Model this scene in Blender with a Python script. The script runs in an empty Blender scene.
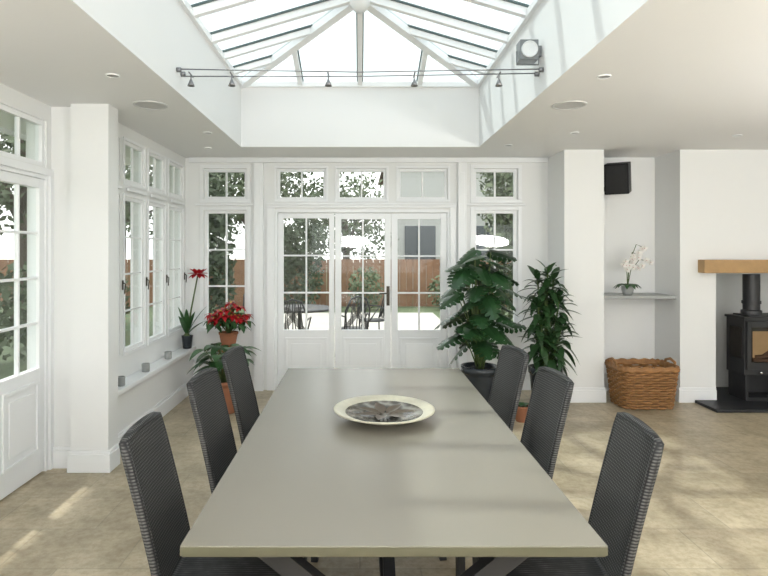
import bpy, math, random
from mathutils import Vector, Matrix
random.seed(7)
C = bpy.context.scene.collection

# ---------------------------------------------------------------- materials
def mat(name, col, rough=0.5, metal=0.0, noise=0.0, nscale=8.0, bump=0.0, bscale=40.0, spec=None, emit=None, estr=0.0, trans=0.0, coat=0.0):
    m = bpy.data.materials.new(name); m.use_nodes = True
    nt = m.node_tree; b = nt.nodes['Principled BSDF']
    b.inputs['Base Color'].default_value = (*col, 1)
    b.inputs['Roughness'].default_value = rough
    b.inputs['Metallic'].default_value = metal
    if spec is not None: b.inputs['Specular IOR Level'].default_value = spec
    if coat: b.inputs['Coat Weight'].default_value = coat
    if emit:
        b.inputs['Emission Color'].default_value = (*emit, 1); b.inputs['Emission Strength'].default_value = estr
    tc = nt.nodes.new('ShaderNodeTexCoord')
    if noise:
        n = nt.nodes.new('ShaderNodeTexNoise'); n.inputs['Scale'].default_value = nscale; n.inputs['Detail'].default_value = 5
        nt.links.new(tc.outputs['Object'], n.inputs['Vector'])
        r = nt.nodes.new('ShaderNodeMixRGB'); r.blend_type = 'MIX'
        r.inputs[1].default_value = (*[c*(1-noise) for c in col], 1)
        r.inputs[2].default_value = (*[min(1, c*(1+noise)) for c in col], 1)
        nt.links.new(n.outputs['Fac'], r.inputs[0]); nt.links.new(r.outputs[0], b.inputs['Base Color'])
    if bump:
        n = nt.nodes.new('ShaderNodeTexNoise'); n.inputs['Scale'].default_value = bscale; n.inputs['Detail'].default_value = 4
        nt.links.new(tc.outputs['Object'], n.inputs['Vector'])
        bp = nt.nodes.new('ShaderNodeBump'); bp.inputs['Strength'].default_value = bump; bp.inputs['Distance'].default_value = 0.01
        nt.links.new(n.outputs['Fac'], bp.inputs['Height']); nt.links.new(bp.outputs[0], b.inputs['Normal'])
    return m

def glassmat(name, tint, refl=1.0):
    m = bpy.data.materials.new(name); m.use_nodes = True
    nt = m.node_tree; nt.nodes.clear()
    o = nt.nodes.new('ShaderNodeOutputMaterial'); mx = nt.nodes.new('ShaderNodeMixShader')
    t = nt.nodes.new('ShaderNodeBsdfTransparent'); g = nt.nodes.new('ShaderNodeBsdfGlossy')
    f = nt.nodes.new('ShaderNodeLayerWeight'); f.inputs[0].default_value = 0.5
    p = nt.nodes.new('ShaderNodeMath'); p.operation = 'POWER'; p.inputs[1].default_value = 5.0
    q = nt.nodes.new('ShaderNodeMath'); q.operation = 'MULTIPLY_ADD'; q.inputs[1].default_value = 0.6; q.inputs[2].default_value = 0.025
    nt.links.new(f.outputs['Facing'], p.inputs[0]); nt.links.new(p.outputs[0], q.inputs[0])
    t.inputs[0].default_value = (*tint, 1); g.inputs['Roughness'].default_value = 0.02
    nt.links.new(q.outputs[0], mx.inputs[0]); nt.links.new(t.outputs[0], mx.inputs[1]); nt.links.new(g.outputs[0], mx.inputs[2])
    nt.links.new(mx.outputs[0], o.inputs[0])
    return m

WALL = mat('wall_paint', (0.82, 0.825, 0.82), 0.6, noise=0.012, nscale=3)
CEIL = mat('ceiling_paint', (0.81, 0.81, 0.81), 0.7, noise=0.012, nscale=2)
TRIM = mat('white_gloss_paint', (0.86, 0.87, 0.88), 0.32, noise=0.01)
GLASS = glassmat('window_glass', (0.97, 0.99, 0.985))
ROOFGLASS = glassmat('dimmed_roof_glass', (0.50, 0.565, 0.57))  # dark tint put in to dim the sky through the lantern
BLACK = mat('black_iron', (0.018, 0.018, 0.02), 0.45, noise=0.2)
BLACKP = mat('black_plastic', (0.006, 0.006, 0.007), 0.45, noise=0.1, spec=.25)
CHROME = mat('chrome', (0.7, 0.7, 0.72), 0.12, 1.0, noise=0.05)
STEEL = mat('brushed_steel_cable', (0.25, 0.25, 0.26), 0.35, 0.8, noise=0.05)
BRASS = mat('dark_bronze_handle', (0.06, 0.05, 0.04), 0.3, 0.9, noise=0.1)
TERRA = mat('terracotta', (0.30, 0.12, 0.06), 0.8, noise=0.2, bump=0.2)
DARKPOT = mat('dark_glazed_pot', (0.025, 0.03, 0.036), 0.25, noise=0.3)
SOIL = mat('soil', (0.03, 0.02, 0.012), 0.95, noise=0.4, nscale=60, bump=0.8)
LEAF = mat('monstera_leaf', (0.020, 0.062, 0.020), 0.32, noise=0.45, nscale=7)
LEAF2 = mat('dracaena_leaf', (0.024, 0.066, 0.020), 0.38, noise=0.45, nscale=7)
LEAF3 = mat('lily_leaf', (0.035, 0.10, 0.03), 0.4, noise=0.35, nscale=9)
STEM = mat('plant_stem', (0.08, 0.12, 0.035), 0.5, noise=0.2)
RED = mat('red_bract', (0.42, 0.006, 0.012), 0.5, noise=0.25, nscale=15)
WHITEFL = mat('orchid_petal', (0.82, 0.8, 0.76), 0.5, noise=0.05)
OAK = mat('oak_beam', (0.42, 0.26, 0.115), 0.5, noise=0.25, nscale=12, bump=0.2)
WOOD = mat('stand_wood', (0.28, 0.13, 0.06), 0.5, noise=0.25)
STONE = mat('slate_hearth', (0.015, 0.016, 0.019), 0.5, noise=0.3)
SHELF = mat('shelf_grey', (0.36, 0.37, 0.365), 0.4, noise=0.05)
INNERFP = mat('fire_recess', (0.60, 0.61, 0.60), 0.8, noise=0.05)

# floor: limestone tiles
FLOOR = bpy.data.materials.new('limestone_tiles'); FLOOR.use_nodes = True
nt = FLOOR.node_tree; b = nt.nodes['Principled BSDF']
tc = nt.nodes.new('ShaderNodeTexCoord'); br = nt.nodes.new('ShaderNodeTexBrick')
br.inputs['Scale'].default_value = 1.0; br.inputs['Brick Width'].default_value = 0.6; br.inputs['Row Height'].default_value = 0.4
br.inputs['Mortar Size'].default_value = 0.004; br.inputs['Mortar Smooth'].default_value = 0.3
br.inputs['Color1'].default_value = (0.50, 0.435, 0.32, 1); br.inputs['Color2'].default_value = (0.40, 0.345, 0.25, 1)
br.inputs['Mortar'].default_value = (0.34, 0.30, 0.225, 1)
nt.links.new(tc.outputs['Object'], br.inputs['Vector'])
def ramp_noise(scale, p0, p1, c0, c1):
    n = nt.nodes.new('ShaderNodeTexNoise'); n.inputs['Scale'].default_value = scale; n.inputs['Detail'].default_value = 10; n.inputs['Roughness'].default_value = 0.7
    nt.links.new(tc.outputs['Object'], n.inputs['Vector'])
    cr = nt.nodes.new('ShaderNodeValToRGB'); cr.color_ramp.elements[0].position = p0; cr.color_ramp.elements[1].position = p1
    cr.color_ramp.elements[0].color = (*c0, 1); cr.color_ramp.elements[1].color = (*c1, 1)
    nt.links.new(n.outputs['Fac'], cr.inputs[0]); return cr
c1_ = ramp_noise(3.0, .38, .62, (0.76, 0.73, 0.67), (1.14, 1.13, 1.11))
c2_ = ramp_noise(22.0, .40, .56, (0.84, 0.81, 0.76), (1.03, 1.03, 1.03))
prev = br.outputs['Color']
for cr in (c1_, c2_):
    mx = nt.nodes.new('ShaderNodeMixRGB'); mx.blend_type = 'MULTIPLY'; mx.inputs[0].default_value = 1
    nt.links.new(prev, mx.inputs[1]); nt.links.new(cr.outputs[0], mx.inputs[2]); prev = mx.outputs[0]
nt.links.new(prev, b.inputs['Base Color'])
b.inputs['Roughness'].default_value = 0.40

TABLE = mat('table_laminate', (0.235, 0.218, 0.180), 0.25, noise=0.03, nscale=3)
TEDGE = mat('table_edge', (0.10, 0.095, 0.06), 0.4, noise=0.05)

# woven chair material
WEAVE = bpy.data.materials.new('woven_rattan_grey'); WEAVE.use_nodes = True
nt = WEAVE.node_tree; b = nt.nodes['Principled BSDF']; b.inputs['Roughness'].default_value = 0.5
b.inputs['Specular IOR Level'].default_value = 0.3
tc = nt.nodes.new('ShaderNodeTexCoord')
w1 = nt.nodes.new('ShaderNodeTexWave'); w1.bands_direction = 'Z'; w1.inputs['Scale'].default_value = 30; w1.inputs['Distortion'].default_value = 1.2
w2 = nt.nodes.new('ShaderNodeTexWave'); w2.bands_direction = 'Y'; w2.inputs['Scale'].default_value = 26; w2.inputs['Distortion'].default_value = 0.8
mm = nt.nodes.new('ShaderNodeMath'); mm.operation = 'MULTIPLY'
for w in (w1, w2): nt.links.new(tc.outputs['Object'], w.inputs['Vector'])
nt.links.new(w1.outputs['Fac'], mm.inputs[0]); nt.links.new(w2.outputs['Fac'], mm.inputs[1])
cr = nt.nodes.new('ShaderNodeValToRGB'); cr.color_ramp.elements[0].color = (0.012, 0.012, 0.013, 1); cr.color_ramp.elements[1].color = (0.13, 0.128, 0.125, 1)
nt.links.new(mm.outputs[0], cr.inputs[0]); nt.links.new(cr.outputs[0], b.inputs['Base Color'])
bp = nt.nodes.new('ShaderNodeBump'); bp.inputs['Strength'].default_value = 0.4; bp.inputs['Distance'].default_value = 0.004
nt.links.new(mm.outputs[0], bp.inputs['Height']); nt.links.new(bp.outputs[0], b.inputs['Normal'])

WICK = mat('wicker_brown', (0.30, 0.145, 0.05), 0.55, noise=0.5, nscale=25)

# ---------------------------------------------------------------- mesh builder
class M:
    def __init__(s): s.v = []; s.f = []; s.m = []; s.s = []
    def add(s, vs, fs, mi=0, sm=False):
        o = len(s.v); s.v += [Vector(v) for v in vs]
        for f in fs: s.f.append([i+o for i in f]); s.m.append(mi); s.s.append(sm)
    def box(s, a, b, mi=0, mtx=None):
        x0, y0, z0 = [min(a[i], b[i]) for i in range(3)]; x1, y1, z1 = [max(a[i], b[i]) for i in range(3)]
        vs = [Vector(p) for p in [(x0,y0,z0),(x1,y0,z0),(x1,y1,z0),(x0,y1,z0),(x0,y0,z1),(x1,y0,z1),(x1,y1,z1),(x0,y1,z1)]]
        if mtx: vs = [mtx @ v for v in vs]
        s.add(vs, [(0,3,2,1),(4,5,6,7),(0,1,5,4),(1,2,6,5),(2,3,7,6),(3,0,4,7)], mi)
    def beam(s, p0, p1, w, h, mi=0, up=(0,0,1)):
        p0 = Vector(p0); p1 = Vector(p1); d = (p1-p0); L = d.length; d.normalize()
        u = Vector(up)
        if abs(d.dot(u)) > .98: u = Vector((0,1,0))
        sd = d.cross(u).normalized(); n = sd.cross(d)
        mt = Matrix((sd, d, n)).transposed().to_4x4(); mt.translation = p0
        s.box((-w/2, 0, -h/2), (w/2, L, h/2), mi, mt)
    def tube(s, pts, r, mi=0, seg=8, closed=False, cap=True):
        pts = [Vector(p) for p in pts]; n = len(pts)
        rs = r if isinstance(r, (list, tuple)) else [r]*n
        vs = []; prev = None
        for i, p in enumerate(pts):
            if closed: t = pts[(i+1) % n]-pts[i-1]
            else: t = pts[min(i+1, n-1)]-pts[max(i-1, 0)]
            t.normalize()
            if prev is None:
                a = Vector((0,0,1)) if abs(t.z) < .9 else Vector((1,0,0))
                u = t.cross(a).normalized()
            else:
                u = (prev - t*prev.dot(t)).normalized()
            prev = u; w = t.cross(u)
            for k in range(seg):
                an = 2*math.pi*k/seg
                vs.append(p+(u*math.cos(an)+w*math.sin(an))*rs[i])
        fs = []
        for i in range(n if closed else n-1):
            j = (i+1) % n
            for k in range(seg):
                k2 = (k+1) % seg
                fs.append((i*seg+k, i*seg+k2, j*seg+k2, j*seg+k))
        if cap and not closed:
            fs.append(list(range(seg))[::-1]); fs.append([(n-1)*seg+k for k in range(seg)])
        s.add(vs, fs, mi, True)
    def lathe(s, prof, c=(0,0,0), mi=0, seg=32, sm=True, mtx=None):
        vs = []; c = Vector(c)
        for r, z in prof:
            for k in range(seg):
                a = 2*math.pi*k/seg
                p = Vector((r*math.cos(a), r*math.sin(a), z))
                if mtx: p = mtx @ p
                vs.append(c+p)
        fs = []
        for i in range(len(prof)-1):
            for k in range(seg):
                k2 = (k+1) % seg
                fs.append((i*seg+k, i*seg+k2, (i+1)*seg+k2, (i+1)*seg+k))
        s.add(vs, fs, mi, sm)
    def ball(s, c, r, mi=0, sc=(1,1,1), seg=12, rings=8):
        prof = [(max(1e-4, r*math.sin(math.pi*i/rings)), -r*math.cos(math.pi*i/rings)) for i in range(rings+1)]
        s.lathe(prof, c, mi, seg, True, Matrix.Diagonal(Vector(sc)).to_4x4())
    def leaf(s, base, d, L, W, bend=0.3, mi=0, n=6, side=None, fold=0.15, shape=0.45, twist=0.0):
        base = Vector(base); d = Vector(d).normalized()
        up = Vector((0,0,1)); sd = d.cross(up)
        if sd.length < .05: sd = Vector((1,0,0)).cross(d)
        sd.normalize()
        if twist: sd = Matrix.Rotation(twist, 3, d) @ sd
        nn = sd.cross(d).normalized()
        vs = []
        for i in range(n+1):
            t = i/n
            w = W*0.5*(math.sin(math.pi*min(1, t**(0.7 if shape < .5 else 1.0)))**0.8 if 0 < t < 1 else 0.03)
            p = base+d*(L*t*(1-.15*bend*t))
            dz = Vector((0,0,-1))*bend*L*t*t*0.6
            vs += [p+dz-sd*w+nn*w*fold*2, p+dz, p+dz+sd*w+nn*w*fold*2]
        fs = []
        for i in range(n):
            o = i*3
            fs += [(o, o+1, o+4, o+3), (o+1, o+2, o+5, o+4)]
        s.add(vs, fs, mi, True)
    def monstera(s, base, d, L, W, bend, mi=0, twist=0):
        base = Vector(base); d = Vector(d).normalized(); up = Vector((0,0,1)); sd = d.cross(up)
        if sd.length < .05: sd = Vector((1,0,0))
        sd.normalize(); sd = Matrix.Rotation(twist, 3, d) @ sd; nn = sd.cross(d).normalized()
        def P(u, v):
            p = base+d*(L*u)+sd*(W*.5*v)
            return p+Vector((0,0,-1))*(bend*L*max(u,0)**2*.6)-nn*(.12*W*v*v)
        for sg in (-1, 1):
            K = 6
            lob = [(-.17,.10,.62,.90),(.06,.30,.98,1.0),(.28,.50,1.0,.95),(.50,.70,.90,.80),(.72,.90,.70,.52),(.92,1.08,.44,.16)]
            ribu = [0,.04,.18,.36,.54,.72,1.0]
            inn = [(-.10,.20),(.10,.52),(.30,.55),(.50,.50),(.69,.42),(.86,.28),(1.10,.0)]
            for k in range(K):
                a0, a1 = inn[k], inn[k+1]; u0, u1, v0, v1 = lob[k]
                vs = [P(ribu[k],0), P(ribu[k+1],0), P(a1[0],sg*a1[1]), P(a0[0],sg*a0[1])]
                s.add(vs, [(0,1,2,3) if sg > 0 else (3,2,1,0)], mi, True)
                g = .025
                q0 = P(a0[0]+g, sg*a0[1]); q1 = P(a1[0]-g, sg*a1[1])
                mid0 = P((a0[0]+g+u0)/2+.02, sg*(a0[1]+v0)/2*1.02); mid1 = P((a1[0]-g+u1)/2+.02, sg*(a1[1]+v1)/2*1.04)
                o0 = P(u0+.03, sg*v0*.98); o1 = P(u1-.03, sg*v1)
                om = P((u0+u1)/2+.02, sg*max(v0,v1)*1.05)
                f = [(0,1,3,2),(2,3,5,6,4)] if sg > 0 else [(2,3,1,0),(4,6,5,3,2)]
                s.add([q0,q1,mid0,mid1,o0,o1,om], f, mi, True)
    def obj(s, name, mats, bevel=0.0, loc=None, subsurf=0, solid=0):
        if loc is None:
            xs = [v.x for v in s.v]; ys = [v.y for v in s.v]; zs = [v.z for v in s.v]
            o = Vector(((min(xs)+max(xs))/2, (min(ys)+max(ys))/2, min(zs)))
        else: o = Vector(loc)
        me = bpy.data.meshes.new(name); me.from_pydata([v-o for v in s.v], [], s.f)
        for m_ in mats: me.materials.append(m_)
        me.polygons.foreach_set('material_index', s.m); me.polygons.foreach_set('use_smooth', s.s)
        me.update()
        ob = bpy.data.objects.new(name, me); ob.location = o; C.objects.link(ob)
        if bevel:
            md = ob.modifiers.new('bev', 'BEVEL'); md.width = bevel; md.segments = 2; md.limit_method = 'ANGLE'; md.angle_limit = math.radians(50)
        return ob

def AX(ax, u, t, z):   # ax 'x': wall spans x, thickness y ; 'y': wall spans y, thickness x
    return (u, t, z) if ax == 'x' else (t, u, z)

def wall(name, ax, t0, t1, u0, u1, z0, z1, holes=(), mats=None):
    m = M()
    us = sorted(set([u0, u1]+[h[i] for h in holes for i in (0, 1)])); zs = sorted(set([z0, z1]+[h[i] for h in holes for i in (2, 3)]))
    for i in range(len(us)-1):
        run = None
        for j in range(len(zs)-1):
            uc = (us[i]+us[i+1])/2; zc = (zs[j]+zs[j+1])/2
            solid = not any(h[0] < uc < h[1] and h[2] < zc < h[3] for h in holes)
            if solid:
                if run is None: run = zs[j]
            if run is not None and (not solid or j == len(zs)-2):
                e = zs[j+1] if solid else zs[j]
                m.box(AX(ax, us[i], t0, run), AX(ax, us[i+1], t1, e)); run = None
    return m.obj(name, mats or [WALL], loc=(0,0,0))

def framed(m, ax, t, u0, u1, z0, z1, cols, rows, fw=0.04, mw=0.018, dp=0.05, bot=None):
    bot = bot or fw
    B = lambda a0, a1, b0, b1, d=dp, mi=0: m.box(AX(ax, a0, t-d/2, b0), AX(ax, a1, t+d/2, b1), mi)
    B(u0, u0+fw, z0, z1); B(u1-fw, u1, z0, z1); B(u0+fw, u1-fw, z1-fw, z1); B(u0+fw, u1-fw, z0, z0+bot)
    g0, g1, h0, h1 = u0+fw, u1-fw, z0+bot, z1-fw
    for i in range(1, cols):
        c = g0+(g1-g0)*i/cols; B(c-mw/2, c+mw/2, h0, h1, dp*.6)
    for j in range(1, rows):
        c = h0+(h1-h0)*j/rows
        B(g0, g1, c-mw/2, c+mw/2, dp*.58)
    B(g0, g1, h0, h1, 0.006, 1)

ZC = 2.62
YB = 6.38      # back wall inner face
# ---------------------------------------------------------------- shell
m = M(); m.box((-2.6,-3.0,-.12), (6.2,6.7,0)); m.obj('floor', [FLOOR], loc=(0,0,0))

# ceiling with lantern upstand
m = M()
SX, SY0, SY1, ZU = 1.2, 1.25, 5.70, 3.22
m.box((-2.6,-3.0,ZC), (-SX,6.7,ZC+.2)); m.box((SX,-3.0,ZC), (6.2,6.7,ZC+.2))
m.box((-SX,-3.0,ZC), (SX,SY0,ZC+.2)); m.box((-SX,SY1,ZC), (SX,6.7,ZC+.2))
m.box((-SX-.12,SY0-.12,ZC+.2), (-SX,SY1+.12,ZU)); m.box((SX,SY0-.12,ZC+.2), (SX+.12,SY1+.12,ZU))
m.box((-SX,SY0-.12,ZC+.2), (SX,SY0,ZU)); m.box((-SX,SY1,ZC+.2), (SX,SY1+.12,ZU))
m.obj('ceiling', [CEIL], loc=(0,0,0))
# unseen overhang added to keep sun patches off the floor inside
m = M()
m.box((-3.15,-3.0,ZC+.04), (-2.601,7.2,ZC+.2)); m.box((-2.6,6.701,ZC+.04), (6.2,7.2,ZC+.2)); m.box((-3.18,-3.0,ZC+.0), (-3.15,7.2,ZC+.22))
m.obj('sun_shade_overhang', [TRIM], loc=(0,0,0))

# back wall
TZ0, TZ1 = 2.17, 2.50
LZ0, LZ1 = 0.72, 2.03
holes = [(-.96, 1.01, 0, 2.04)]
trans = [(-.94,-.385), (-.26,.295), (.43,.99)]
for a, b_ in trans: holes.append((a, b_, TZ0-.02, TZ1))
sidew = [(-1.765,-1.275), (1.285,1.785)]
for a, b_ in sidew: holes += [(a, b_, TZ0-.02, TZ1), (a, b_, LZ0, LZ1)]
wall('wall_back', 'x', YB, YB+.2, -2.17, 2.12, 0, ZC, holes)
wall('wall_alcove', 'x', 6.36, 6.56, 2.53, 3.32, 0, ZC)
wn = 1
def window(ax, t, u0, u1, z0, z1, c, r, **k):
    global wn
    m = M(); framed(m, ax, t, u0, u1, z0, z1, c, r, **k)
    o = m.obj('window_%d' % wn, [TRIM, GLASS], bevel=0.002); wn += 1; return o
for a, b_ in trans: window('x', YB+.06, a, b_, TZ0-.02, TZ1, 2, 1, fw=.03)
for a, b_ in sidew:
    window('x', YB+.06, a, b_, TZ0-.02, TZ1, 2, 1, fw=.035)
    window('x', YB+.06, a, b_, LZ0, LZ1, 2, 3, fw=.035)
# doors
dn = 1
def door(ax, t, u0, u1, z1, zg, cols, rows, sgn, handle=None, st=.07):
    """sgn: room side direction along t"""
    global dn
    m = M(); framed(m, ax, t, u0, u1, 0.012, z1, cols, rows, fw=st, mw=.018, dp=.05, bot=zg)
    tt = t+sgn*.025
    a, b_, c0, c1 = u0+st+.02, u1-st-.02, .17, zg-.07
    for (p, q, r_, s_) in [(a, b_, c0, c0+.025), (a, b_, c1-.025, c1), (a, a+.025, c0+.025, c1-.025), (b_-.025, b_, c0+.025, c1-.025)]:
        m.box(AX(ax, p, tt, r_), AX(ax, q, tt+sgn*.014, s_))
    m.box(AX(ax, a+.07, tt, c0+.07), AX(ax, b_-.07, tt+sgn*.010, c1-.07))
    if handle is not None:
        m.box(AX(ax, handle-.018, t+sgn*.025, .95), AX(ax, handle+.018, t+sgn*.033, 1.17), 2)
        m.tube([AX(ax, handle, t+sgn*.03, 1.09), AX(ax, handle, t+sgn*.075, 1.09), AX(ax, handle-.10, t+sgn*.075, 1.09)], .008, 2)
    o = m.obj('door_%d' % dn, [TRIM, GLASS, BRASS], bevel=0.003); dn += 1
xs = [-.93, -.287, .353, .985]
door('x', YB+.05, xs[0], xs[1]-.004, 2.00, .66, 2, 3, -1, st=.06)
door('x', YB+.05, xs[1]+.004, xs[2]-.004, 2.00, .66, 2, 3, -1, handle=xs[2]-.035)
door('x', YB+.05, xs[2]+.004, xs[3], 2.00, .66, 2, 3, -1)
m = M()   # door frame
m.box((-.96,YB,0), (-.932,YB+.12,2.04)); m.box((.987,YB,0), (1.01,YB+.12,2.04)); m.box((-.932,YB,2.003), (.987,YB+.12,2.04))
m.obj('trim_1', [TRIM], loc=(0,0,0))
m = M()
def casing(m, ax, t, sgn, u0, u1, z0, z1, w=.05, d=.018, bottom=True):
    m.box(AX(ax, u0-w, t, z0), AX(ax, u0, t+sgn*d, z1+w)); m.box(AX(ax, u1, t, z0), AX(ax, u1+w, t+sgn*d, z1+w))
    m.box(AX(ax, u0, t, z1), AX(ax, u1, t+sgn*d, z1+w))
    if bottom: m.box(AX(ax, u0-w, t, z0-w), AX(ax, u1+w, t+sgn*d, z0))
for a, b_ in trans: casing(m, 'x', YB, -1, a, b_, TZ0-.02, TZ1, .025, .012)
for a, b_ in sidew:
    casing(m, 'x', YB, -1, a, b_, TZ0-.02, TZ1, .04, .015); casing(m, 'x', YB, -1, a, b_, LZ0, LZ1, .04, .015)
m.box((-1.05,YB,2.055), (1.08,YB-.035,2.085)); m.box((-1.05,YB,2.085), (1.08,YB-.055,2.105))
m.box((-1.86,YB,2.08), (-1.20,YB-.03,2.10)); m.box((1.20,YB,2.08), (1.86,YB-.03,2.10))
m.box((-1.05,YB,0), (-.965,YB-.03,2.055)); m.box((1.015,YB,0), (1.08,YB-.03,2.055))
for a, b_ in ((-1.19,-1.085), (1.10,1.195)):
    m.box((a,YB,0), (b_,YB-.06,2.56)); m.box((a+.025,YB-.06,.3), (b_-.025,YB-.066,2.45))
m.box((-1.92,YB,2.565), (2.115,YB-.04,ZC-.001)) 
m.obj('trim_2', [TRIM], bevel=.004, loc=(0,0,0))
m = M()
for a, b_ in sidew: m.box((a-.05,YB-.016,LZ0-.045), (b_+.05,YB-.09,LZ0-.005))
m.obj('trim_3', [TRIM], bevel=.004, loc=(0,0,0))

# left bay wall  X=-1.97
XW = -1.97
bays = [(4.16,4.64), (4.72,5.16), (5.26,5.70), (5.81,6.28)]
holes = []
for a, b_ in bays: holes += [(a, b_, TZ0-.02, TZ1), (a, b_, LZ0, LZ1)]
wall('wall_left_bay', 'y', XW-.12, XW, 4.14, YB, 0, ZC, holes)
m = M()
for a, b_ in bays:
    window('y', XW-.025, a, b_, TZ0-.02, TZ1, 2, 1, fw=.03, dp=.035, mw=.014); window('y', XW-.025, a, b_, LZ0, LZ1, 2, 4, fw=.03, dp=.035, mw=.014)
    if a > 4.3:
        casing(m, 'y', XW, 1, a, b_, TZ0-.02, TZ1, .025, .010); casing(m, 'y', XW, 1, a, b_, LZ0, LZ1, .025, .010)
    m.box((XW+.012,(a+b_)/2-.2,2.075), (XW+.035,(a+b_)/2+.2,2.10))
    m.box((XW+.012,b_+.005,1.25),(XW+.022,b_+.02,1.33),1); m.tube([(XW+.02,b_+.012,1.31),(XW+.038,b_+.012,1.30),(XW+.040,b_-.01,1.22)],.005,1)
m.obj('trim_4', [TRIM, BRASS], bevel=.003, loc=(0,0,0))
m = M(); m.box((XW,4.14,0), (-1.88,YB,.47)); m.obj('wall_left_plinth', [WALL], loc=(0,0,0))
m = M(); m.box((XW+.0005,4.14,.4705), (-1.83,YB-.062,.51)); m.obj('trim_5', [TRIM], bevel=.006, loc=(0,0,0))

# left door wall X=-2.24
XD = -2.24
wall('wall_left', 'y', XD-.15, XD, -3.0, 4.14, 0, ZC, [(2.86,4.055,0,2.11), (2.88,3.44,TZ0,TZ1), (3.48,4.04,TZ0,TZ1), (-.9,1.5,.9,2.3)])
window('y', XD-.04, 2.88, 3.44, TZ0, TZ1, 2, 1, fw=.035); window('y', XD-.04, 3.48, 4.04, TZ0, TZ1, 2, 1, fw=.035)
window('y', XD-.04, -.9, 1.5, .9, 2.3, 6, 3, fw=.05)
door('y', XD-.035, 3.46, 4.03, 2.08, .74, 2, 4, 1, st=.065)
door('y', XD-.035, 2.885, 3.452, 2.08, .74, 2, 4, 1, st=.065, handle=3.40)
m = M()
m.box((XD-.12,4.031,0), (XD,4.055,2.11)); m.box((XD-.12,2.86,0), (XD,2.884,2.11)); m.box((XD-.12,2.884,2.082), (XD,4.031,2.11))
casing(m, 'y', XD, 1, 2.86, 4.055, 0, 2.11, .05, .02, False)
m.obj('trim_6', [TRIM], bevel=.003, loc=(0,0,0))
m = M(); m.box((XD,4.10,0), (-1.86,4.14,ZC)); m.box((-2.06,4.02,0), (-1.79,4.10,ZC)); m.box((-1.86,4.10,0), (-1.79,4.18,ZC))
m.obj('wall_left_pier', [WALL], loc=(0,0,0))

# right pier, chimney breast, alcove
YF = 5.86
m = M(); m.box((2.12,YF,0), (2.53,6.56,ZC)); m.obj('wall_right_pier', [WALL], loc=(0,0,0))
FX0, FX1, FZ = 3.69, 4.85, 1.345
m = M()
m.box((3.32,YF,0), (FX0,6.56,ZC)); m.box((FX1,YF,0), (5.2,6.56,ZC)); m.box((FX0,YF,FZ), (FX1,6.56,ZC))
m.box((FX0,6.42,0), (FX1,6.56,FZ), 1)
m.obj('wall_chimney_breast', [WALL, INNERFP], loc=(0,0,0))
wall('wall_right_back', 'x', 6.36, 6.56, 5.2, 6.0, 0, ZC)
wall('wall_right', 'y', 6.0, 6.2, -3.0, 6.56, 0, ZC, [(-1.5,3.0,.1,2.3)])
window('y', 6.07, -1.5, 3.0, .1, 2.3, 5, 1, fw=.06, mw=.05)  # unseen window, added to let sky light into the room
wall('wall_front', 'x', -3.0, -2.8, -2.24, 6.0, 0, ZC, [(-1.4,4.6,.05,2.35)])
window('x', -2.88, -1.4, 4.6, .05, 2.35, 6, 1, fw=.06, mw=.05)  # unseen glazing behind the camera, put in to admit daylight

def skirt(name, segs):
    m = M()
    for ax, t, sg, u0, u1 in segs:
        m.box(AX(ax, u0, t, 0), AX(ax, u1, t+sg*.018, .13)); m.box(AX(ax, u0, t, .13), AX(ax, u1, t+sg*.010, .155))
    m.obj(name, [TRIM], bevel=.003, loc=(0,0,0))
skirt('baseboard_back', [('x',YB,-1,-1.88,-1.19), ('x',YB,-1,1.195,2.12), ('x',6.36,-1,2.53,3.32)])
skirt('baseboard_left', [('y',XD,1,-2.8,2.80), ('x',4.10,-1,XD,-2.078), ('x',4.02,-1,-2.078,-1.772), ('y',-1.79,1,4.02,4.18), ('y',-2.06,-1,4.02,4.10), ('y',-1.88,1,4.19,YB-.02)])
skirt('baseboard_right', [('x',YF,-1,2.102,2.548), ('y',2.12,-1,YF,YB-.02), ('y',2.53,1,YF,6.34), ('x',YF,-1,3.302,FX0), ('y',3.32,-1,YF,6.34)])

# ---------------------------------------------------------------- roof lantern
m = M()
ZR = 3.60; RY0, RY1 = SY0+1.2, SY1-1.2
e = ZU+.03
m.box((-SX-.14,SY0-.14,ZU), (-SX+.03,SY1+.14,ZU+.05)); m.box((SX-.03,SY0-.14,ZU), (SX+.14,SY1+.14,ZU+.05))
m.box((-SX,SY1-.03,ZU), (SX,SY1+.14,ZU+.05)); m.box((-SX,SY0-.14,ZU), (SX,SY0+.03,ZU+.05))
m.beam((0,RY0-.05,ZR), (0,RY1+.05,ZR), .07, .10)
for sx in (-1, 1):
    for (cy, ry) in ((SY1, RY1), (SY0, RY0)):
        m.beam((sx*SX, cy, e), (0, ry, ZR), .075, .08)
        m.beam((sx*SX, cy, e+.045), (0, ry, ZR+.045), .03, .02, 2)
    ys = [RY1-.0, RY1-.5, RY1-1.0, RY1-1.5, RY0]
    for y in ys:
        m.beam((sx*SX, y, e), (0, y, ZR), .05, .055); m.beam((sx*SX, y, e+.036), (0, y, ZR+.036), .085, .014, 2)
    for k in (.33, .67):
        for cy, ry in ((SY1, RY1), (SY0, RY0)):
            y = cy+(ry-cy)*k
            top = Vector((sx*SX*(1-k), y, e+(ZR-e)*k))
            m.beam((sx*SX, y, e), top, .045, .05); m.beam((sx*SX, y, e+.034), top+Vector((0,0,.034)), .08, .014, 2)
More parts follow.
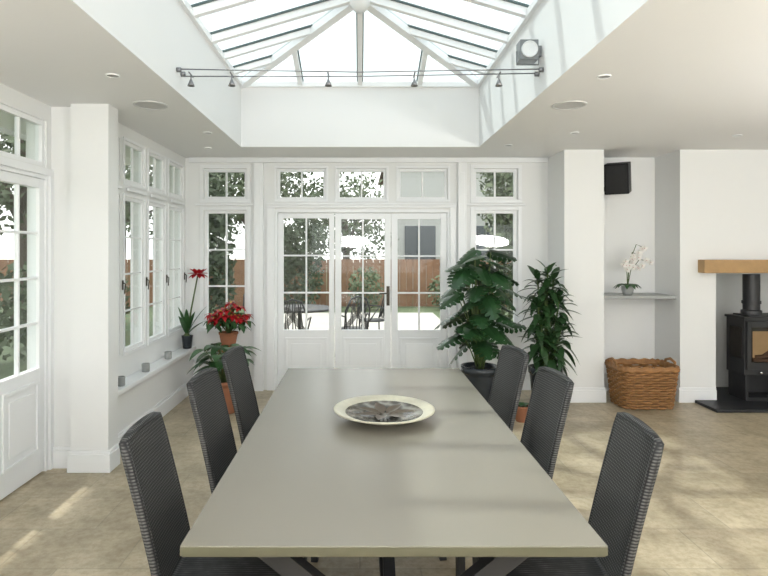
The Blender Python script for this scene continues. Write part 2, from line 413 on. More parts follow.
for cy, ry in ((SY1, RY1), (SY0, RY0)):
    m.beam((0,cy,e), (0,ry,ZR), .045, .05); m.beam((0,cy,e+.034), (0,ry,ZR+.034), .065, .014, 2)
    for k in (-.5, .5):
        kk = 1-abs(k); m.beam((SX*k,cy,e), (SX*k,cy+(ry-cy)*kk,e+(ZR-e)*kk), .045, .05); m.beam((SX*k,cy,e+.034), (SX*k,cy+(ry-cy)*kk,e+(ZR-e)*kk+.034), .065, .014, 2)
m.lathe([(.001,-.12),(.05,-.115),(.085,-.06),(.085,.0)], (0,RY1,ZR), 0, 8)
g = e+.03; zr = ZR+.03
A, B_, Cc, D = (-SX,SY0,g), (SX,SY0,g), (SX,SY1,g), (-SX,SY1,g); R0, R1 = (0,RY0,zr), (0,RY1,zr)
m.add([A,B_,Cc,D,R0,R1], [(0,1,4),(1,2,5,4),(2,3,5),(3,0,4,5)], 1)
GREYBAR = mat('glazing_bar_grey', (0.08, 0.12, 0.12), 0.5, noise=.05)
m.obj('roof_lantern', [TRIM, ROOFGLASS, GREYBAR], loc=(0,0,0))

m = M()
for dy in (0, .09):
    m.tube([(-SX,3.70+dy,2.765-.02*(dy>0)), (0,3.70+dy,2.745), (SX,3.70+dy,2.765)], .004, 0, 6)
for x, in ((-.21,), (.36,), (-1.12,), (-.85,), (.92,)):
    m.tube([(x,3.70,2.745), (x,3.79,2.737)], .005, 0, 6)
    m.tube([(x,3.745,2.745), (x,3.745,2.705)], .005, 0, 6); m.lathe([(.006,0),(.013,-.018),(.024,-.045),(.020,-.045),(.004,-.01)], (x,3.745,2.712), 0, 16)
for x in (-SX+.014, SX-.014):
    for dy in (0,.09): m.tube([(x-.014,3.70+dy,2.76),(x+.014,3.70+dy,2.76)], .016, 0, 10)
m.obj('cable_spotlights', [STEEL])
LAMPG = mat('lamp_lens', (0.72,0.74,0.75), 0.2, noise=.1)
LAMPB = mat('lamp_body', (0.22,0.23,0.24), 0.3, .5, noise=.1)
m = M()
m.box((1.05,3.70,2.83), (1.17,3.80,2.96)); m.lathe([(.001,0),(.046,-.002),(.050,-.012),(.054,-.012),(.054,.01)], (1.11,3.70,2.895), 1, 24, True, Matrix.Rotation(-math.pi/2,4,'X'))
m.box((1.17,3.73,2.86), (1.2,3.77,2.93)); m.tube([(1.04,3.75,2.9),(1.04,3.75,2.81),(1.185,3.75,2.81),(1.185,3.75,2.88)], .006, 0)
m.obj('flood_lamp', [LAMPB, LAMPG], bevel=.006)

GRILL = mat('speaker_grille', (0.55,0.55,0.55), 0.6, noise=.1, nscale=80)
def disc(name, x, y, r, mt, ring=TRIM):
    m = M()
    m.lathe([(r*1.0,0),(r*1.0,-.006),(r*.86,-.008),(r*.86,-.004)], (x,y,ZC), 0, 32)
    m.lathe([(r*.86,-.004),(.001,-.004)], (x,y,ZC), 1, 32)
    m.obj(name, [ring, mt])
RINGG = mat('speaker_ring', (0.62,0.62,0.62), 0.5, noise=.03)
disc('ceiling_speaker', -1.50, 4.05, .12, GRILL, RINGG); disc('ceiling_speaker', 1.50, 4.05, .12, GRILL, RINGG)
DL = mat('downlight_lens', (0.22,0.22,0.215), 0.3, noise=.1)
for x, y in ((-1.47,3.36), (1.46,3.38), (3.42,5.12), (-1.35,5.0), (1.9,5.0), (1.47,5.6), (-1.55,5.75), (3.2,3.3)):
    disc('recessed_downlight', x, y, .040, DL)

# ---------------------------------------------------------------- dining table
TX0, TX1, TY0, TY1 = -.505, .695, 1.585, 3.97
m = M()
m.box((TX0,TY0,.722), (TX1,TY1,.75), 0); m.box((TX0+.004,TY0+.004,.716), (TX1-.004,TY1-.004,.722), 1)
m.box((TX0+.0,TY0-.002,.7225), (TX1-.0,TY0,.7465), 1)
cx = .10
for y in (1.73, 3.82):
    m.beam((cx-.42,y,.03), (cx+.42,y,.70), .05, .06, 2); m.beam((cx+.42,y+.001,.03), (cx-.42,y+.001,.70), .05, .06, 2)
    m.box((cx-.48,y-.035,.685), (cx+.48,y+.035,.716), 2)
    m.box((cx-.48,y-.03,0), (cx-.36,y+.03,.03), 2); m.box((cx+.36,y-.03,0), (cx+.48,y+.03,.03), 2)
m.beam((cx,1.73,.365), (cx,3.82,.365), .05, .05, 2)
m.beam((cx,1.76,.37), (cx,2.3,.70), .04, .04, 2); m.beam((cx,3.79,.37), (cx,3.25,.70), .04, .04, 2)
m.obj('dining_table', [TABLE, TEDGE, BLACK], bevel=.003)

# ---------------------------------------------------------------- chairs
def chair_mesh():
    m = M(); NU, NV = 12, 16
    def P(u, v, off):
        z = .40+.555*v; w = .158+.006*v
        x = -.215-.13*v**1.15+.006*(u*u)
        zt = z+.014*(1-u*u)*v
        return Vector((x+off, u*w*(1-.04*max(0,v-.9)*10*abs(u)**4), zt))
    for off, flip in ((-.013, 1), (.013, 0)):
        vs = [P(-1+2*i/NU, j/NV, off) for j in range(NV+1) for i in range(NU+1)]
        fs = []
        for j in range(NV):
            for i in range(NU):
                a = j*(NU+1)+i; q = (a, a+1, a+NU+2, a+NU+1)
                fs.append(q[::-1] if not flip else q)
        m.add(vs, fs, 0, True)
    ring = [P(-1+2*i/NU, 0, 0) for i in range(NU+1)]+[P(1, j/NV, 0) for j in range(1, NV+1)]+[P(1-2*i/NU, 1, 0) for i in range(1, NU+1)]+[P(-1, 1-j/NV, 0) for j in range(1, NV)]
    m.tube(ring, .0165, 0, 8, closed=True)
    pr = [(.0,.40),(.0,.462),(.012,.475),(.03,.48)]
    def rr(ins, z):
        out = []
        x0, x1, w = -.225+ins, .215-ins, .19-ins; r = .03
        for (cx_, cy_, a0) in ((x1-r, w-r, 0), (x0+r, w-r, 90), (x0+r, -w+r, 180), (x1-r, -w+r, 270)):
            for k in range(5):
                a = math.radians(a0+k*22.5); out.append(Vector((cx_+r*math.cos(a), cy_+r*math.sin(a), z)))
        return out
    rings = [rr(i, z) for i, z in pr]; n = len(rings[0])
    fs = [(i*n+k, i*n+(k+1) % n, (i+1)*n+(k+1) % n, (i+1)*n+k) for i in range(3) for k in range(n)]
    fs.append([3*n+k for k in range(n)]); fs.append([k for k in range(n)][::-1])
    m.add([v for r in rings for v in r], fs, 0, False)
    for y in (-.155, .155):
        m.beam((.19,y,0), (.195,y,.40), .035, .035, 1); m.beam((-.27,y,0), (-.20,y,.42), .035, .035, 1, up=(0,1,0))
        m.beam((-.23,y,.2),(.19,y,.2),.018,.018,1)
    m.beam((-.01,-.155,.2),(-.01,.155,.2),.018,.018,1)
    me = bpy.data.meshes.new('dining_chair'); me.from_pydata(m.v, [], m.f)
    for mt in (WEAVE, BLACK): me.materials.append(mt)
    me.polygons.foreach_set('material_index', m.m); me.polygons.foreach_set('use_smooth', m.s); me.update()
    return me
cm = chair_mesh()
for x, y, a in ((-.425,1.985,1), (-.435,2.74,-6), (-.435,3.40,-6), (.635,2.0,176), (.63,2.76,187), (.62,3.42,190)):
    o = bpy.data.objects.new('dining_chair', cm); o.location = (x, y, 0); o.rotation_euler = (0, 0, math.radians(a)); C.objects.link(o)

# ---------------------------------------------------------------- decorative bowl
DISH = mat('dish_ivory', (0.52,0.49,0.38), .3, noise=.25, nscale=30)
DISHIN = bpy.data.materials.new('dish_pattern'); DISHIN.use_nodes = True
nt = DISHIN.node_tree; b = nt.nodes['Principled BSDF']; tc = nt.nodes.new('ShaderNodeTexCoord'); vo = nt.nodes.new('ShaderNodeTexVoronoi'); vo.inputs['Scale'].default_value = 18
nt.links.new(tc.outputs['Object'], vo.inputs['Vector']); cr = nt.nodes.new('ShaderNodeValToRGB')
cr.color_ramp.elements[0].color = (0.03,0.03,0.03,1); cr.color_ramp.elements[1].color = (0.26,0.25,0.22,1); cr.color_ramp.elements[1].position = .75
cr.color_ramp.elements.new(.4).color = (0.07,0.06,0.045,1)
nt.links.new(vo.outputs['Distance'], cr.inputs[0]); nt.links.new(cr.outputs[0], b.inputs['Base Color']); b.inputs['Roughness'].default_value = .15
bc = (.118,2.77,.751)
m = M()
m.lathe([(.001,.0),(.09,.0),(.10,.008),(.17,.022),(.235,.045),(.246,.050),(.247,.055),(.24,.057),(.190,.040)], bc, 0, 64)
m.lathe([(.190,.040),(.183,.034),(.11,.018),(.001,.015)], bc, 1, 64)
for k in range(7):
    a = 2*math.pi*k/7
    m.leaf((bc[0]+.02*math.cos(a), bc[1]+.02*math.sin(a), bc[2]+.022), (math.cos(a), math.sin(a), .14), .135, .055, 0, 2, n=5)
PEWTER = mat('dish_leaf_relief', (0.085,0.058,0.032), .3, .3, noise=.3, nscale=30)
m.obj('decorative_dish', [DISH, DISHIN, PEWTER])

# ---------------------------------------------------------------- plants
def pot(m, x, y, r, h, z=0, mi=0, soil=1, rim=True):
    prof = [(.001,0),(r*.68,0),(r*.72,.01),(r*.95,h*.8),(r*.97,h*.86),(r*1.04,h*.87),(r*1.04,h),(r*.92,h),(r*.9,h*.88)]
    m.lathe(prof, (x,y,z), mi, 32); m.lathe([(r*.9,h*.88),(.001,h*.90)], (x,y,z), soil, 24)
def arc(p0, p1, sag=.1, n=6):
    p0 = Vector(p0); p1 = Vector(p1); out = []
    for i in range(n+1):
        t = i/n; p = p0.lerp(p1, t); p.z += sag*math.sin(math.pi*t); out.append(p)
    return out
# monstera
m = M(); px, py = 1.16, 5.48
pot(m, px, py, .175, .46)
rnd = random.Random(3)
N = 44
for k in range(N):
    a = 2*math.pi*k*.382; f = (k+.5)/N
    h = .64+.94*f+rnd.uniform(-.05,.05)
    rad = .27*math.sin(math.pi*(.18+.70*f))*rnd.uniform(.45,1.1)
    tip = Vector((px+rad*math.cos(a), py+rad*.8*math.sin(a), h))
    base = (px+.03*math.cos(a), py+.03*math.sin(a), .42+.3*f)
    m.tube(arc(base, tip, .05), [.009,.008,.007,.006,.006,.005,.004], 3, 6)
    d = Vector((math.cos(a)*.9, math.sin(a)*.6-.35, rnd.uniform(-.75,.05)))
    m.monstera(tip, d, rnd.uniform(.18,.25), rnd.uniform(.20,.28), rnd.uniform(.1,.5), 2, twist=rnd.uniform(-.5,.5))
m.tube([(px,py,.4),(px+.02,py,.7),(px-.02,py+.02,1.1)], [.02,.016,.01], 3)
m.obj('potted_monstera', [DARKPOT, SOIL, LEAF, STEM])
# dracaena
m = M(); px, py = 1.81, 5.52
pot(m, px, py, .155, .44)
rnd = random.Random(5)
heads = [(0,0,1.22),(-.09,-.05,1.08),(.13,-.03,1.12),(.05,.1,1.0),(-.08,-.12,.88),(.13,-.1,.86),(0,-.14,.72),(-.10,0,.78),(.03,.02,1.38),(.12,.05,.72),(-.05,.08,1.30),(.10,.06,1.28)]
for hx, hy, hz in heads:
    top = Vector((px+hx, py+hy, hz))
    m.tube([(px+hx*.2,py+hy*.2,.38), (px+hx*.6,py+hy*.6,.38+(hz-.38)*.5), top], [.012,.010,.008], 3, 6)
    for k in range(20):
        a = 2.4*k+hx*9; el = .95-.09*k+rnd.uniform(-.15,.15)
        d = Vector((math.cos(a)*math.cos(el), math.sin(a)*math.cos(el)*.9, math.sin(el)))
        m.leaf(top-Vector((0,0,.012*k)), d, rnd.uniform(.17,.26), rnd.uniform(.055,.08), rnd.uniform(.3,.9), 2, n=6)
m.obj('potted_dracaena', [DARKPOT, SOIL, LEAF2, STEM])
m = M(); pot(m, 1.50, 5.22, .085, .15)
for k in range(9):
    a = k*2.4; m.leaf((1.50,5.22,.13), (math.cos(a),math.sin(a),.9), .14, .04, .8, 2)
m.obj('small_potted_plant', [TERRA, SOIL, LEAF3])

# peace lily in terracotta pot
m = M(); px, py = -1.33, 5.52; pot(m, px, py, .17, .32)
rnd = random.Random(8)
for k in range(50):
    a = k*2.4; r = .03+.17*rnd.random(); h = .42+.24*rnd.random()
    tip = Vector((px+r*math.cos(a), py+r*math.sin(a), h)); m.tube(arc((px+.03*math.cos(a),py+.03*math.sin(a),.27), tip, .03, 4), .004, 3, 5)
    m.leaf(tip, (math.cos(a),math.sin(a)-.2,rnd.uniform(-.3,.5)), rnd.uniform(.16,.22), .11, rnd.uniform(.4,.9), 2, fold=.1)
m.obj('potted_peace_lily', [TERRA, SOIL, LEAF3, STEM])
# plant stand and poinsettia
sx_, sy_ = -1.42, 6.10
m = M(); m.lathe([(.001,.50),(.14,.50),(.15,.505),(.15,.52),(.14,.525),(.001,.525)], (sx_,sy_,0), 0, 32)
for k in range(4):
    a = math.pi/4+k*math.pi/2
    m.beam((sx_+.14*math.cos(a),sy_+.14*math.sin(a),0), (sx_+.10*math.cos(a),sy_+.10*math.sin(a),.505), .025, .025)
m.lathe([(.085,.2),(.10,.2),(.10,.215),(.085,.215),(.085,.2)], (sx_,sy_,0), 0, 24)
m.obj('plant_stand', [WOOD])
m = M(); pot(m, sx_, sy_, .10, .17, z=.526)
rnd = random.Random(11)
for k in range(22):
    a = 2.4*k; r = .20*math.sqrt((k+.5)/22); hz = 1.06-1.1*r+rnd.uniform(-.07,.04)
    c = Vector((sx_+r*math.cos(a), sy_+r*math.sin(a)*.8-.02, hz))
    m.tube(arc((sx_,sy_,.67), c, .02, 4), .005, 3, 5)
    for j in range(9):
        b2 = j*2*math.pi/9+k; m.leaf(c, (math.cos(b2),math.sin(b2),-.1+.5*(j%2)), rnd.uniform(.075,.11), .05, .7, 2, n=4)
    m.ball(c+Vector((0,0,.01)), .008, 5, seg=6, rings=4)
    for j in range(4):
        b2 = j*1.57+k; m.leaf(c-Vector((0,0,.06)), (math.cos(b2),math.sin(b2),-.1), .12, .06, .8, 4, n=4)
YEL = mat('flower_centre', (0.6,.45,.05), .5, noise=.1)
m.obj('potted_poinsettia', [TERRA, SOIL, RED, STEM, LEAF3, YEL])
# amaryllis on the sill
ax_, ay_ = -1.885, 6.15
m = M(); 
m.lathe([(.001,0),(.045,0),(.060,.13),(.062,.14),(.054,.14),(.052,.12)], (ax_+.005,ay_,.511), 0, 24); m.lathe([(.052,.12),(.001,.125)], (ax_+.005,ay_,.511), 1, 16)
m.ball((ax_,ay_,.645), .034, 3, sc=(1,1,1.1))
for a, L, el in ((0.2,.5,1.1), (-.6,.40,1.2), (2.6,.30,1.3), (-1.3,.44,1.25), (-.2,.36,.8), (-2.2,.46,1.3), (-1.7,.40,1.0)):
    d = Vector((math.cos(a)*math.cos(el), math.sin(a)*math.cos(el), math.sin(el))); m.leaf((ax_,ay_,.65), d, L, .06, .35, 2, n=8)
top = Vector((ax_+.15,ay_-.10,1.32)); m.tube([(ax_,ay_,.63),(ax_+.06,ay_-.04,.94),top], [.01,.009,.008], 3, 8)
for a in (0.3, 2.6, 4.2, 5.4):
    fd = Vector((math.cos(a),math.sin(a),.15)).normalized(); c = top+fd*.03; m.tube([top, c], [.006,.012], 4, 6)
    u = fd.cross(Vector((0,0,1))).normalized(); w = u.cross(fd)
    for j in range(6):
        b2 = j*math.pi/3; m.leaf(c, fd+(u*math.cos(b2)+w*math.sin(b2))*.8, .095, .05, .1, 4, n=4)
m.obj('potted_amaryllis', [DARKPOT, SOIL, LEAF3, STEM, RED])
JAR = mat('frosted_jar', (0.30,.31,.30), .3, noise=.1)
WAX = mat('candle_wax', (0.75,.72,.65), .5, noise=.03)
for y in (4.45, 4.97, 5.55):
    m = M(); m.lathe([(.001,0),(.03,0),(.034,.005),(.034,.07),(.031,.072),(.03,.05)], (-1.885,y,.511), 0, 24); m.lathe([(.03,.05),(.001,.05)], (-1.885,y,.511), 1, 16)
    m.tube([(-1.885,y,.56),(-1.885,y,.575)], .0015, 1, 5); m.obj('candle_jar', [JAR, WAX])

# ---------------------------------------------------------------- alcove
m = M(); m.box((2.531,5.93,1.065), (3.319,6.358,1.10)); m.obj('alcove_shelf', [SHELF], bevel=.003)
ox, oy = 2.86, 6.04
m = M(); m.lathe([(.001,0),(.045,0),(.06,.05),(.062,.095),(.055,.095),(.05,.08)], (ox,oy,1.101), 0, 24); m.lathe([(.05,.08),(.001,.082)], (ox,oy,1.101), 1, 16)
rnd = random.Random(2)
for k in range(10):
    a = k*2.4; m.leaf((ox,oy,1.18), (math.cos(a),math.sin(a),.8), .22, .07, 1.0, 2)
for ex, ez in ((.12,.46), (-.04,.30), (.17,.30), (.06,.38)):
    pts = [Vector((ox,oy,1.18)), Vector((ox+ex*.2,oy,1.18+ez*.6)), Vector((ox+ex*.7,oy-.02,1.18+ez)), Vector((ox+ex*1.2,oy-.04,1.18+ez*.93))]
    m.tube(pts, .004, 3, 5)
    for j in range(6):
        t = j/5; c = pts[1].lerp(pts[3], .1+.9*t)+Vector((rnd.uniform(-.03,.03), -.02, rnd.uniform(-.02,.03)))
        for q in range(5):
            b2 = q*2*math.pi/5+.3; m.leaf(c, (math.cos(b2),-.25,math.sin(b2)), .038, .034, 0, 4, n=3, twist=1.3)
        m.ball(c+Vector((0,-.010,0)), .004, 5, seg=6, rings=4)
m.obj('potted_orchid', [SHELF, SOIL, LEAF3, STEM, WHITEFL, RED])
# wall speaker
m = M()
mt = Matrix.Translation((2.745,6.02,2.345)) @ Matrix.Rotation(math.radians(-32),4,'Z') @ Matrix.Rotation(math.radians(12),4,'X')
m.box((-.12,-.11,-.16), (.12,.11,.16), 0, mt); m.box((-.105,-.125,-.145), (.105,-.11,.145), 1, mt)
m.tube([(2.74,6.12,2.30), (2.64,6.22,2.22), (2.60,6.358,2.20)], .022, 0); m.box((2.55,6.335,2.11), (2.65,6.36,2.30))
SPKG = mat('speaker_cloth', (0.014,.014,.015), .8, noise=.2, nscale=90)
m.obj('wall_speaker', [BLACKP, SPKG], bevel=.008)

# wicker basket
m = M()
bx, by = 2.865, 5.755
def rrect(hx, hy, r, n=96):
    pts = []
    segs = [((hx-r),(hy-r),0),(-(hx-r),(hy-r),90),(-(hx-r),-(hy-r),180),((hx-r),-(hy-r),270)]
    q = n//8
    for i,(cx_,cy_,a0) in enumerate(segs):
        for k in range(q):
            a = math.radians(a0+90*k/(q-1)); pts.append((cx_+r*math.cos(a), cy_+r*math.sin(a), math.cos(a), math.sin(a)))
        nx = segs[(i+1)%4]; a = math.radians(a0+90); p0 = (cx_+r*math.cos(a), cy_+r*math.sin(a)); p1 = (nx[0]+r*math.cos(a), nx[1]+r*math.sin(a))
        for k in range(1, q+1): pts.append((p0[0]+(p1[0]-p0[0])*k/(q+1), p0[1]+(p1[1]-p0[1])*k/(q+1), math.cos(a), math.sin(a)))
    return pts
rows = 15; H = .36
for i in range(rows):
    t = i/(rows-1); hx = .245+.035*t; hy = .18+.03*t
    pts = rrect(hx, hy, .09); ring = []
    for k, (x, y, nx, ny) in enumerate(pts):
        o_ = .012*(1 if ((k//3)+i) % 2 else -1); ring.append((bx+x+nx*o_, by+y+ny*o_, .02+H*t))
    m.tube(ring, .0135, 0, 6, closed=True)
for zz, rr_ in ((.395,.022), (.415,.017)):
    pts = rrect(.288, .215, .09); m.tube([(bx+x, by+y, zz+.007*math.sin(k*1.6)) for k, (x,y,_,_) in enumerate(pts)], rr_, 0, 8, closed=True)
m.box((bx-.23,by-.16,.006), (bx+.23,by+.16,.02), 1)
for sx in (-1, 1):
    m.tube([(bx+sx*.288,by-.09,.40),(bx+sx*.295,by-.085,.45),(bx+sx*.295,by,.475),(bx+sx*.295,by+.085,.45),(bx+sx*.288,by+.09,.40)], .014, 0, 8)
for k in range(12):
    m.tube([(bx-.20+.02*k, by-.12+.02*(k%5), .2+.01*k), (bx+.03+.014*k, by+.12-.02*(k%4), .26+.006*k)], .022, 2, 7)
m.obj('wicker_log_basket', [WICK, WOOD, mat('firewood', (.30,.18,.09), .8, noise=.3)])

# ---------------------------------------------------------------- fireplace
m = M(); m.box((3.50,YF-.12,FZ), (5.0,YF-.001,FZ+.135)); m.obj('oak_mantel_beam', [OAK], bevel=.008)
m = M(); m.box((3.46,5.48,.001), (5.05,YF-.02,.03)); m.box((FX0+.005,YF-.02,.001),(FX1-.005,6.40,.03)); m.obj('hearth_slab', [STONE], bevel=.004)
SG = mat('stove_glass', (0.02,.016,.012), .08, noise=.1)
BRK = mat('glowing_firebrick', (0.22,.15,.075), .9, noise=.4, nscale=6, emit=(1,.5,.18), estr=.03)  # tan firebrick with a faint fire glow put in as emission
m = M(); x0, x1, y0, y1 = 3.93, 4.47, 5.76, 6.06
m.box((x0+.03,y0+.04,.031), (x1-.03,y1,.06)); m.box((x0+.02,y0+.03,.06), (x0+.05,y1,.30)); m.box((x1-.05,y0+.03,.06), (x1-.02,y1,.30)); m.box((x0+.05,y1-.03,.06), (x1-.05,y1,.30))
m.box((x0,y0+.02,.30), (x1,y1,.87)); m.box((x0-.015,y0-.005,.87), (x1+.015,y1+.01,.895)); m.box((x0+.05,y0+.03,.895),(x1-.05,y1-.03,.91))
dx0, dx1, dz0, dz1 = x0+.02, x1-.02, .36, .85
m.box((dx0,y0,dz0), (dx0+.04,y0+.02,dz1)); m.box((dx1-.04,y0,dz0), (dx1,y0+.02,dz1)); m.box((dx0+.04,y0,dz1-.06), (dx1-.04,y0+.02,dz1)); m.box((dx0+.04,y0,dz0), (dx1-.04,y0+.02,dz0+.07))
m.box((dx0+.04,y0+.012,dz0+.07), (dx1-.04,y0+.019,dz1-.06), 1)
m.box((dx0+.06,y0+.009,dz0+.12), (dx1-.06,y0+.012,dz1-.10), 2)
m.tube([(x0+.08,y0+.004,dz0+.10),(x1-.12,y0+.004,dz0+.085)], .02, 3); m.tube([(x0+.10,y0+.002,dz0+.13),(x1-.16,y0+.002,dz0+.15)], .018, 3); m.tube([(x0+.12,y0+.002,dz0+.10),(x1-.2,y0+.002,dz0+.25)], .015, 3)
m.tube([(dx1-.02,y0,.55),(dx1-.02,y0-.04,.55),(dx1-.02,y0-.04,.70),(dx1-.02,y0,.70)], .008, 4)
m.tube([(x0+.15,y0+.015,.33),(x0+.15,y0-.02,.33)], .012, 4)
m.box((x0-.003,y0+.06,.46), (x0,y1-.06,.78), 1)
fx, fy = 4.10, 5.92
m.lathe([(.095,.91),(.095,.95),(.078,.955),(.078,1.33)], (fx,fy,0), 0, 24); m.lathe([(.088,1.02),(.088,1.05)], (fx,fy,0), 0, 24)
m.obj('wood_burning_stove', [BLACK, SG, BRK, mat('charred_log',(.06,.03,.015),.9,noise=.4), CHROME], bevel=.004)
m = M(); m.box((FX0+.001,YF+.02,1.331), (FX1-.001,6.41,1.344)); m.obj('flue_register_plate', [INNERFP])
m = M(); m.box((2.114,6.02,1.15), (2.12-.0005,6.10,1.23)); m.obj('light_switch', [TRIM], bevel=.002)

# ---------------------------------------------------------------- garden
GRASS = mat('grass', (0.09,.12,.06), .9, noise=.4, nscale=5, bump=.5)
PATIO = mat('patio_paving', (0.40,.38,.34), .8, noise=.15, nscale=2)
FENCE = mat('fence_wood', (0.24,.13,.075), .8, noise=.35, nscale=4)
BRICK = bpy.data.materials.new('house_brick'); BRICK.use_nodes = True
nt = BRICK.node_tree; b = nt.nodes['Principled BSDF']; tc = nt.nodes.new('ShaderNodeTexCoord'); br = nt.nodes.new('ShaderNodeTexBrick'); br.inputs['Scale'].default_value = 3
mp = nt.nodes.new('ShaderNodeMapping'); mp.inputs['Rotation'].default_value = (math.pi/2,0,0)
br.inputs['Color1'].default_value = (.30,.13,.08,1); br.inputs['Color2'].default_value = (.24,.11,.07,1); br.inputs['Mortar'].default_value = (.35,.32,.3,1)
nt.links.new(tc.outputs['Object'], mp.inputs[0]); nt.links.new(mp.outputs[0], br.inputs['Vector']); nt.links.new(br.outputs['Color'], b.inputs['Base Color']); b.inputs['Roughness'].default_value = .9
RENDER_ = mat('house_render', (.5,.5,.48), .9, noise=.05); ROOFT = mat('roof_tiles', (.20,.12,.10), .9, noise=.3)
FOL = mat('tree_foliage', (0.085,.11,.055), .7, noise=.5, nscale=3); FOL2 = mat('hedge_foliage', (0.05,.07,.035), .7, noise=.5, nscale=4); BARK = mat('bark', (.10,.08,.06), .95, noise=.3)
m = M(); m.box((-40,-30,-.40), (40,60,-.13)); m.obj('garden_lawn', [GRASS], loc=(0,0,0))
m = M(); m.box((-1.95,6.75,-.129), (1.90,14.8,-.06)); m.obj('garden_patio', [PATIO], loc=(0,0,0))
m = M()
for i in range(120):
    x = -12+i*.2; m.box((x,17+.02*(i%2),-.12), (x+.190,17.03+.02*(i%2),1.30))
m.box((-12,17.06,.2), (12,17.1,.3)); m.box((-12,17.06,1.1), (12,17.1,1.2)); m.obj('garden_fence', [FENCE], loc=(0,0,0))
m = M(); m.box((1.4,24,-.12), (12,32,5.4), 0); m.box((1.9,23.9,.9),(3.2,24,2.6),2); m.box((4.5,23.9,.9),(6.5,24,2.6),2)
m.add([(1,23.6,5.3),(12.4,23.6,5.3),(12.4,32.4,5.3),(1,32.4,5.3),(3.5,28,8.2),(10,28,8.2)], [(0,1,5,4),(1,2,5),(2,3,4,5),(3,0,4)], 1)
m.box((1.9,25.6,5.5),(2.9,26.6,8.3),3)
m.obj('neighbour_house', [RENDER_, ROOFT, mat('dark_house_window', (.05,.06,.07), .2, noise=.1), BRICK], loc=(0,0,0))
def foliage(m, c, rad, n, size, mi=0, rnd=random):
    for _ in range(n):
        while True:
            p = Vector((rnd.uniform(-1,1), rnd.uniform(-1,1), rnd.uniform(-1,1)))
            if .3 < p.length <= 1: break
        q = Vector(c)+Vector((p.x*rad[0], p.y*rad[1], p.z*rad[2]))
        a = Vector((rnd.uniform(-1,1), rnd.uniform(-1,1), rnd.uniform(-1,1))).normalized(); b2 = a.orthogonal().normalized(); s = size*rnd.uniform(.6,1.3)
        vv = [q-a*s, q-b2*s*.5, q+a*s, q+b2*s*.5]
        for v in vv: v.z = max(v.z, -.12)
        m.add(vv, [(0,1,2,3)], mi)
def tree(x, y, h, r, seed, n=4200, mt=FOL):
    rnd = random.Random(seed); m = M()
    m.tube([(x,y,-.12),(x,y,0),(x+.1,y,h*.4),(x,y+.1,h*.75)], [r*.09,r*.09,r*.07,r*.03], 1, 10)
    for k in range(7):
        a = k*2.4; c = (x+math.cos(a)*r*.5, y+math.sin(a)*r*.5, h*(.45+.075*k)); m.tube([(x+.05,y,h*.35), c], [r*.04,r*.01], 1, 6)
        foliage(m, c, (r*.6,r*.6,r*.5), n//7, .11, 0, rnd)
    m.obj('garden_tree', [mt, BARK])
tree(-4.0,20.6,6.5,2.6,1,6000); tree(-.6,21.5,4.3,1.9,2,2600); tree(6.2,19.6,5.5,2.0,3); tree(-7.5,12.5,6.0,2.4,4,3000); tree(-7.6,7.2,5.5,2.3,5,2600); tree(-9,21,7,3,6); tree(-7.4,2.6,5,2.0,7)
m = M(); rnd = random.Random(9)
for k in range(11): foliage(m, (-5.2,1.5+k*1.0,.65), (.5,.7,.75), 420, .08, 0, rnd)
m.obj('garden_hedge', [FOL])
def bush(cs, n, s, seed, mt):
    rnd = random.Random(seed); m = M()
    for c, r in cs: foliage(m, c, r, n, s, 0, rnd)
    m.obj('garden_bush', [mt])
bush([((-2.72,9.6,.85+.55*k), (.62,.5,.95)) for k in range(4)], 900, .07, 19, FOL2)
bush([((2.60,9.2,.80+.5*k), (.60,.5,.9)) for k in range(5)], 700, .07, 20, FOL)
bush([((-1.75,15.9,.8), (.75,.6,.95)), ((-1.55,15.9,1.7), (.6,.5,.9)), ((-2.2,15.9,1.5),(.5,.5,.8))], 1000, .08, 21, FOL2)
bush([((.15,16.0,.5), (.5,.5,.65)), ((2.6,16.0,.4), (.7,.5,.55))], 600, .07, 22, FOL)
gx, gy, gz = -.95, 8.9, -.059
m = M(); m.lathe([(.001,.70),(.52,.70),(.53,.71),(.53,.73),(.52,.735),(.001,.735)], (gx,gy,gz), 0, 32); m.tube([(gx,gy,gz+.1),(gx,gy,gz+.7)], .03)
for k in range(4):
    a = k*math.pi/2+.4; m.tube([(gx,gy,gz+.3),(gx+.2*math.cos(a),gy+.2*math.sin(a),gz+.12),(gx+.36*math.cos(a),gy+.36*math.sin(a),gz+.018)], .018)
m.obj('garden_table', [BLACK])
def gchair(x, y, rot):
    m = M(); R = Matrix.Translation((x,y,gz)) @ Matrix.Rotation(rot,4,'Z'); T = lambda p: R @ Vector(p)
    m.lathe([(.001,.44),(.21,.44),(.215,.45),(.21,.46),(.001,.46)], (x,y,gz), 0, 20)
    for sx in (-1,1):
        m.tube([T((.17,sx*.17,.45)),T((.2,sx*.2,.005))], .012); m.tube([T((-.2,sx*.2,.005)),T((-.18,sx*.18,.45)),T((-.26,sx*.19,.75)),T((-.29,sx*.12,.92))], .012)
        m.tube([T((-.22,sx*.19,.66)),T((0,sx*.25,.68)),T((.14,sx*.2,.46))], .011)
    m.tube([T((-.29,-.12,.92)),T((-.30,0,.96)),T((-.29,.12,.92))], .012)
    for k in range(-3,4): m.tube([T((-.19,k*.05,.47)),T((-.25,k*.05+.03*(k%2),.7)),T((-.29,k*.035,.93))], .008, 0, 5)
    for k in range(-2,3): m.tube([T((-.2,-.16+.02*k,.5)),T((-.27,.10+.02*k,.85))], .006, 0, 5); m.tube([T((-.2,.16+.02*k,.5)),T((-.27,-.10+.02*k,.85))], .006, 0, 5)
    m.obj('garden_chair', [BLACK])
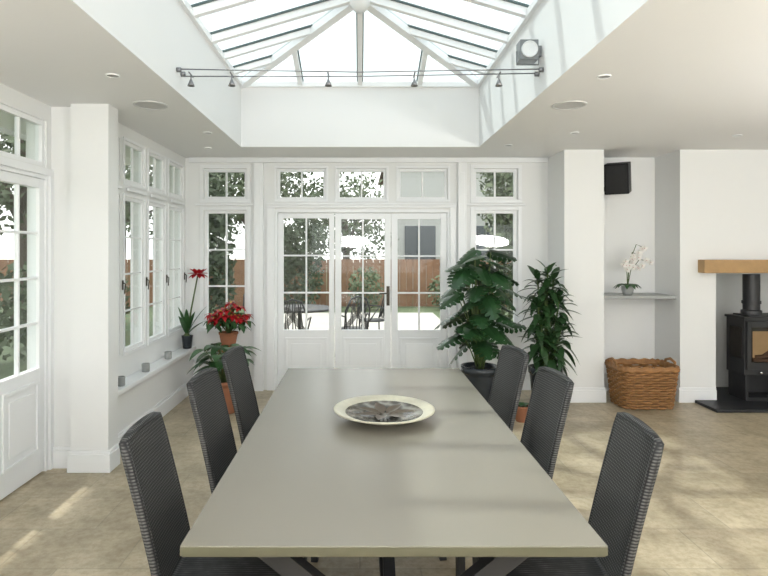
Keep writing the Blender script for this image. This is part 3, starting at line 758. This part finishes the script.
gchair(-.12,8.55,math.radians(110)); gchair(-.95,8.05,math.radians(95)); gchair(-1.55,9.1,math.radians(-20)); gchair(.22,9.6,math.radians(200))

# ---------------------------------------------------------------- light
w = bpy.data.worlds.new('World'); bpy.context.scene.world = w; w.use_nodes = True
nt = w.node_tree; bg = nt.nodes['Background']
tc = nt.nodes.new('ShaderNodeTexCoord'); sp = nt.nodes.new('ShaderNodeSeparateXYZ'); nt.links.new(tc.outputs['Generated'], sp.inputs[0])
cr = nt.nodes.new('ShaderNodeValToRGB'); nt.links.new(sp.outputs['Z'], cr.inputs[0])
cr.color_ramp.elements[0].color = (1,.99,.97,1); cr.color_ramp.elements[1].color = (.92,.96,1,1)
nt.links.new(cr.outputs[0], bg.inputs['Color']); bg.inputs['Strength'].default_value = 1.75
s = bpy.data.lights.new('sun', 'SUN'); s.energy = 2.2; s.angle = math.radians(1.6); s.color = (1,.96,.90)
so = bpy.data.objects.new('sun', s); so.rotation_euler = Vector((.46,-.20,-.86)).to_track_quat('-Z','Y').to_euler(); C.objects.link(so)
# added off-camera fill lights that brighten the room, aimed at the ceiling
for i, (x, y, z, pw) in enumerate(((-.2,-1.6,1.8,150), (3.2,-1.0,1.8,105), (3.6,2.4,1.0,26))):
    l = bpy.data.lights.new('fill_light', 'AREA'); l.shape = 'DISK'; l.size = .9; l.energy = pw; l.color = (1,.985,.965)
    lo = bpy.data.objects.new('fill_light', l); lo.location = (x,y,z); lo.rotation_euler = (math.radians(160 if i < 2 else 180),0,0); C.objects.link(lo)

# ---------------------------------------------------------------- camera
F = 565.0
cam = bpy.data.cameras.new('camera'); cam.sensor_width = 36; cam.lens = F/768*36
cam.shift_x = (384-360)/768; cam.shift_y = -(288-250)/768; cam.clip_end = 200
co = bpy.data.objects.new('camera', cam); co.location = (0,0,1.58); co.rotation_euler = (math.pi/2,0,0); C.objects.link(co)
bpy.context.scene.camera = co
bpy.context.scene.view_settings.view_transform = 'Standard'
bpy.context.scene.view_settings.exposure = 0.62
